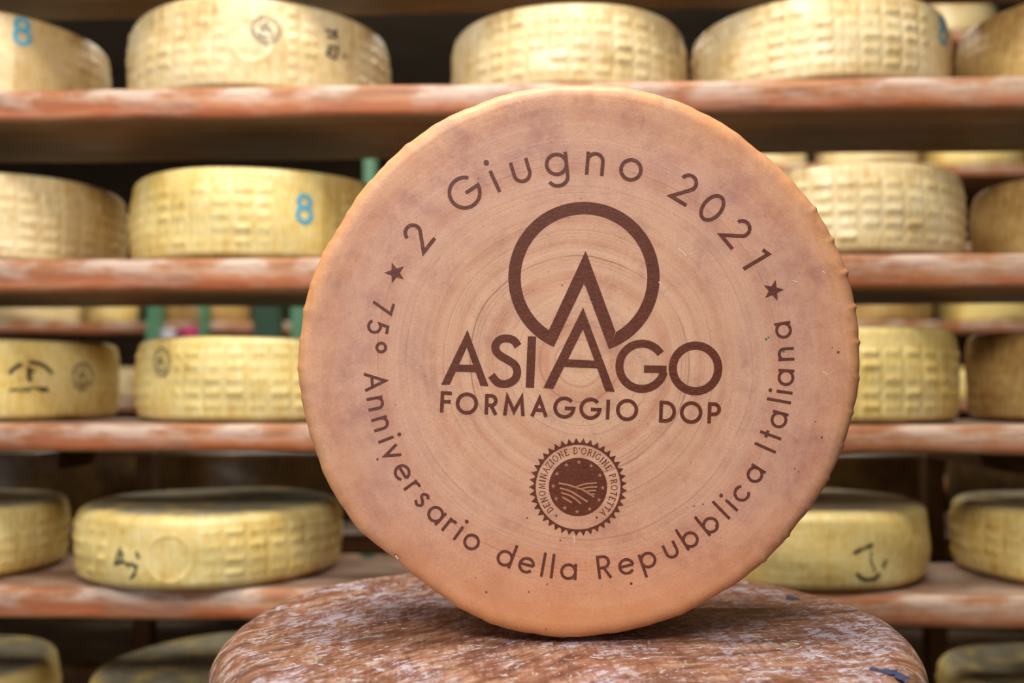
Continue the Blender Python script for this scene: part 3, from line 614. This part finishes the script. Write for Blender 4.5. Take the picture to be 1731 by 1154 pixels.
fl.build('green_flecks', onface, GR, iw)['kind'] = 'stuff'
# ---------------------------------------------------------------- mottled wheel underneath
ZS = RC[2] + min(v.co.z for v in iw.data.vertices) - .0008; SX, SY, SR = (951 - 865.5) / F * .680, .682, .2345
def stumph(th, q):   # gentle unevenness of the top, kept flat under the standing wheel
    return (.0016 * np.sin(3 * th + 1) + .0010 * np.sin(7 * th + 2)) * np.clip((q - .62) / .38, 0, 1.1)
def mottled():
    n = 420; th = np.linspace(0, 2 * pi, n, endpoint=False); R = SR * (1 + .004 * np.sin(2 * th + .6) + .003 * np.sin(5 * th) + .0012 * np.sin(19 * th) + .0008 * np.sin(41 * th + 1)); cr = .022; T = .115; V = []; low = []
    def ring(r, z, l): V.append(np.stack([r * np.cos(th), r * np.sin(th), z + 0 * th], 1)); low.append(np.full(n, l))
    for q in (.02, .5): ring(R * q, -T, 1)
    for i in range(9): a = radians(90 * i / 8); ring(R - .006 - cr * .6 + cr * .6 * sin(a), -T + cr * .6 * (1 - cos(a)), 1)
    for i in range(1, 12): z = -T + cr * .6 + (T - cr * 1.6) * i / 12; ring(R - .003 * (1 - i / 12), z, 1 - .35 * i / 12)
    for i in range(13):
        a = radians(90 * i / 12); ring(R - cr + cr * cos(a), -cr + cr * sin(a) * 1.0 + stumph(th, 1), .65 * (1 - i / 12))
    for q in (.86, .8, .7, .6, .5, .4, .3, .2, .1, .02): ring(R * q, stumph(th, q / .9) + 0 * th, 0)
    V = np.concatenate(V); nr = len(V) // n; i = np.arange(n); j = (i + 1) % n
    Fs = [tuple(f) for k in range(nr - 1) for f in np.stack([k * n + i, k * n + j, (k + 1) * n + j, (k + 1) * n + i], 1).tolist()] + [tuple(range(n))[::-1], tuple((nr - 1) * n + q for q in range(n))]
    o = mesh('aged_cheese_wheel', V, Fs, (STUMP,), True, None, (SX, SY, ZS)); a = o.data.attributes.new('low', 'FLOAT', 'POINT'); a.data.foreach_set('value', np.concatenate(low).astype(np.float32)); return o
mw = mottled(); tag(mw, 'wide flat-lying aged wheel with mottled brown and whitish rind, under the standing inscribed wheel', 'cheese wheel')
def on_top(px, py):
    d = np.array(P(px, py, 1.0)) - np.array((0, 0, H)); t = (ZS - H) / d[2]; return d[0] * t - SX, d[1] * t - SY
NAVY = plain('navy_flake', lin(38, 58, 96), .4, .5, .3, 200); WFL = plain('pale_rind_flake', lin(214, 208, 206), .6, .3, .15, 200)
rs = np.random.RandomState(11)
def flake(px, py, w_, d_, mat, name):
    x, y = on_top(px, py); n = 14; k = .5 + rs.rand(n) * .6; V = [(x, y, .0012 + float(stumph(atan2(y, x), np.hypot(x, y) / SR / .9)))]; 
    for i in range(n): a = 2 * pi * i / n; V.append((x + w_ * k[i] * cos(a), y + d_ * k[i] * sin(a), V[0][2] - .0008))
    mesh(name, V, [(0, i + 1, (i + 1) % n + 1) for i in range(n)], (mat,), False, mw)
flake(1338, 1011, .006, .009, NAVY, 'blue_fleck'); flake(1505, 1130, .007, .010, NAVY, 'blue_fleck'); flake(1478, 1126, .003, .004, NAVY, 'blue_fleck'); flake(1528, 1140, .005, .007, NAVY, 'blue_fleck')
# scratched fibres lying on the top
V = []; Fc = []
for i in range(420):
    r_ = SR * .88 * sqrt(rs.rand()); a = rs.rand() * 2 * pi; x, y = r_ * cos(a), r_ * sin(a); L = .002 + .007 * rs.rand() ** 2; d = radians(28) + rs.randn() * .7; cu = rs.randn() * .5; b = len(V); ww = .00014 + .00014 * rs.rand()
    for q in range(5):
        t = q / 4; dd = d + cu * (t - .5); px_, py_ = x + L * (t - .5) * cos(dd), y + L * (t - .5) * sin(dd); z0_ = float(stumph(atan2(py_, px_), np.hypot(px_, py_) / SR / .9))
        V += [(px_ - ww * sin(dd), py_ + ww * cos(dd), z0_ + .0003), (px_, py_, z0_ + .0003 + ww), (px_ + ww * sin(dd), py_ - ww * cos(dd), z0_ + .0003)]
    for q in range(4): Fc += [(b + 3 * q + e, b + 3 * q + e + 1, b + 3 * q + e + 4, b + 3 * q + e + 3) for e in (0, 1)]
mesh('fibres', V, Fc, (WFL,), False, mw)['kind'] = 'stuff'
# support under it, outside the picture
def lathe(name, prof, mat, parent, loc=(0, 0, 0), n=48):
    V = [(r * cos(2 * pi * i / n), r * sin(2 * pi * i / n), z) for (r, z) in prof for i in range(n)]; k = len(prof)
    Fc = [(a * n + i, a * n + (i + 1) % n, (a + 1) * n + (i + 1) % n, (a + 1) * n + i) for a in range(k - 1) for i in range(n)] + [tuple(range(n))[::-1], tuple((k - 1) * n + i for i in range(n))]
    return mesh(name, V, Fc, (mat,), False, parent, loc)
zt = ZS - .115 - .0006
st = tag(empty('stool', (SX, SY - .02, 0)), 'round wooden stool hidden under the mottled brown wheel', 'stool')
lathe('seat', [(.16, zt - .04), (.17, zt - .035), (.17, zt - .006), (.165, zt)], BOARD[1], st)
for k in range(4):
    a = pi / 4 + k * pi / 2; boxmesh('leg', -.02, .02, -.02, .02, 0, zt - .04, BOARD[1], st, (.10 * cos(a), .10 * sin(a), 0))
# ---------------------------------------------------------------- back-to-back rack: dark wheels behind the fourth row
r2 = tag(empty('shelf_rack', (0, 1.67, 0)), 'low dark shelf rack in the shade behind the fourth row of wheels', 'shelf')
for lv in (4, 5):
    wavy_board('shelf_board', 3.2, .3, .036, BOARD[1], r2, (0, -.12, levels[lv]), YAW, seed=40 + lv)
for xx in (-1.5, 0, 1.5): boxmesh('upright', -.02, .02, .185, .225, 0, levels[4] + .02, DKWOOD, r2, (xx, -SL * xx, 0))
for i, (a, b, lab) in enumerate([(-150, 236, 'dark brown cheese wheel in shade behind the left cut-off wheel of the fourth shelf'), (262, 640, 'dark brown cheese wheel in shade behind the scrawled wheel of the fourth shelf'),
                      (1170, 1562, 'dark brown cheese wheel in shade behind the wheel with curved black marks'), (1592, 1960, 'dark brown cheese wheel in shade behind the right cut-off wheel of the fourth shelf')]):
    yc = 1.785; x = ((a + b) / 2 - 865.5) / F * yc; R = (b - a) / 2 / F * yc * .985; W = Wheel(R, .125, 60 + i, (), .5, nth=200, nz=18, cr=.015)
    yy = yc - SL * x; tag(W.build('cheese_wheel', (x, yy, levels[4] + .0006), RIND_SHADED), lab, 'cheese wheel', 'dark wheels behind the fourth row')
# ---------------------------------------------------------------- far racks across the next aisle
YB = 3.1
def far_rack(x0px, x1px, ys, label, posts, post_top, name='shelf_rack'):
    x0, x1 = (x0px - 865.5) / F * YB, (x1px - 865.5) / F * YB; xm = (x0 + x1) / 2
    r = tag(empty(name, (xm, YB, 0)), label, 'shelf'); out = {}
    for i, yp in enumerate(ys):
        z = P(865, yp, YB)[2]; out[yp] = z; wavy_board('shelf_board', x1 - x0, .36, .038, BOARD[0], r, (0, 0, z), 0, seed=80 + i, nx=40)
    for k, (px, wpx, dep, mat) in enumerate(posts):
        x = (px - 865.5) / F * (YB + dep) - xm; hw = wpx / 2 / F * YB
        boxmesh('upright', x - hw, x + hw, dep, dep + .05, 0, P(px, post_top[k] if isinstance(post_top, list) else post_top, YB)[2], mat, r)
    return out
LA = far_rack(-260, 720, [543, 676, 809, 942], 'far rack with green steel uprights seen through the gaps on the left', [(-240, 20, -.06, GREEN), (257, 21, -.06, GREEN), (341, 11, -.06, GREEN), (503, 24, -.06, GREEN), (700, 20, -.06, GREEN)], 440)
LB = far_rack(1218, 2150, [51, 164, 277, 410, 543, 676, 809], 'far rack of brown planks seen through the gaps on the right', [(1230, 20, .37, DKWOOD), (2140, 20, .37, DKWOOD)], 0)
tp = boxmesh('steel_column', -.015, .015, 0, .06, 0, P(622, 263, 2.7)[2], GREEN, None, ((622 - 865.5) / F * 3.0, 3.0 - .3, 0)); tp.location.x = (622 - 865.5) / F * 2.7
tag(tp, 'green steel column glimpsed above the second shelf just left of the inscribed wheel', 'column')
dg = boxmesh('steel_column', -.035, .035, 0, .06, 0, P(430, 470, 2.6)[2], GREEN_D, None, ((448 - 865.5) / F * 2.6, 2.6, 0))
tag(dg, 'short dark green steel column between the green uprights over the third shelf', 'column')
def far_wheel(px0, px1, z, ri, seed, label, group):
    yc = YB + .18; x = ((px0 + px1) / 2 - 865.5) / F * yc; R = min(.175, (px1 - px0) / 2 / F * yc); W = Wheel(R, .105, seed, (), .8, nth=150, nz=14, cr=.014)
    tag(W.build('cheese_wheel', (x, YB + .175, z + .0006), RIND[ri]), label, 'cheese wheel', group)
g = 'wheels on the far racks'
for i, (a, b, yp, D, ri, lab) in enumerate([
    (-35, 143, 543, LA, 0, 'distant cheese wheel seen above the third shelf at the far left'),
    (150, 232, 543, LA, 1, 'small distant cheese wheel just left of the leftmost green upright above the third shelf'),
    (265, 420, 543, LA, 2, 'distant brownish cheese wheel between the green uprights above the third shelf'),
    (120, 292, 676, LA, 0, 'distant cheese wheel glimpsed in the gap between two left wheels of the third shelf'),
    (1224, 1364, 277, LB, 0, 'distant pale wheel peeping beside the inscribed wheel above the second shelf'),
    (1383, 1552, 277, LB, 0, 'distant pale wheel, middle of three above the second shelf on the right'),
    (1565, 1735, 277, LB, 1, 'distant yellowish wheel, rightmost of three above the second shelf on the right'),
    (1400, 1570, 543, LB, 2, 'distant cheese wheel over the orange plank above the third shelf on the right'),
    (1590, 1760, 543, LB, 1, 'distant cheese wheel above the third shelf near the right frame edge'),
    (1560, 1730, 676, LB, 1, 'distant cheese wheel glimpsed in the gap between two right wheels of the third shelf'),
    (1520, 1690, 51, LB, 0, 'distant pale wheel in the gap between the two top shelf wheels at upper right')]):
    far_wheel(a, b, D[yp], ri, 100 + i, lab, g)
# small things on the far left rack
PINK = plain('pink_plastic', lin(196, 60, 110), .4, .4, .05); WPL = plain('white_plastic', lin(205, 210, 222), .4, .4, .05); RED = plain('red_plastic', lin(190, 50, 40), .4, .4, .05)
def tub(px, pybot, wpx, hpx, Y, mat, label, name='tub'):
    p = P(px, pybot, Y); r = wpx / 2 / F * Y; h = hpx / F * Y
    o = lathe(name, [(r * .82, 0), (r * .86, .003), (r * .97, h * .86), (r * 1.03, h * .87), (r * 1.03, h * .96), (r * .96, h)], mat, None, (p[0], Y, p[2]), 28); tag(o, label, 'tub'); return o
zc = LA[676] + .0006; yq = 2.86
# a crate stand in the aisle carries the tubs
zq = P(300, 585, yq)[2]
tb = tag(empty('side_table', ((308 - 865.5) / F * yq, yq, 0)), 'small table in the far aisle carrying a pink and a white tub', 'table')
boxmesh('table_top', -.1, .1, -.07, .07, zq - .025, zq, DKWOOD, tb)
for sx in (-.085, .085):
    for sy in (-.055, .055): boxmesh('leg', sx - .012, sx + .012, sy - .012, sy + .012, 0, zq - .025, DKWOOD, tb)
for px, wpx, hp, mat, lab in ((318, 34, 31, PINK, 'pink tub glimpsed over the yellow wheel with the round seal'), (284, 30, 27, WPL, 'white tub left of the pink tub above the third shelf')):
    o = tub(px, 585, wpx, hp, yq, mat, lab); o.location.z = zq + .0006
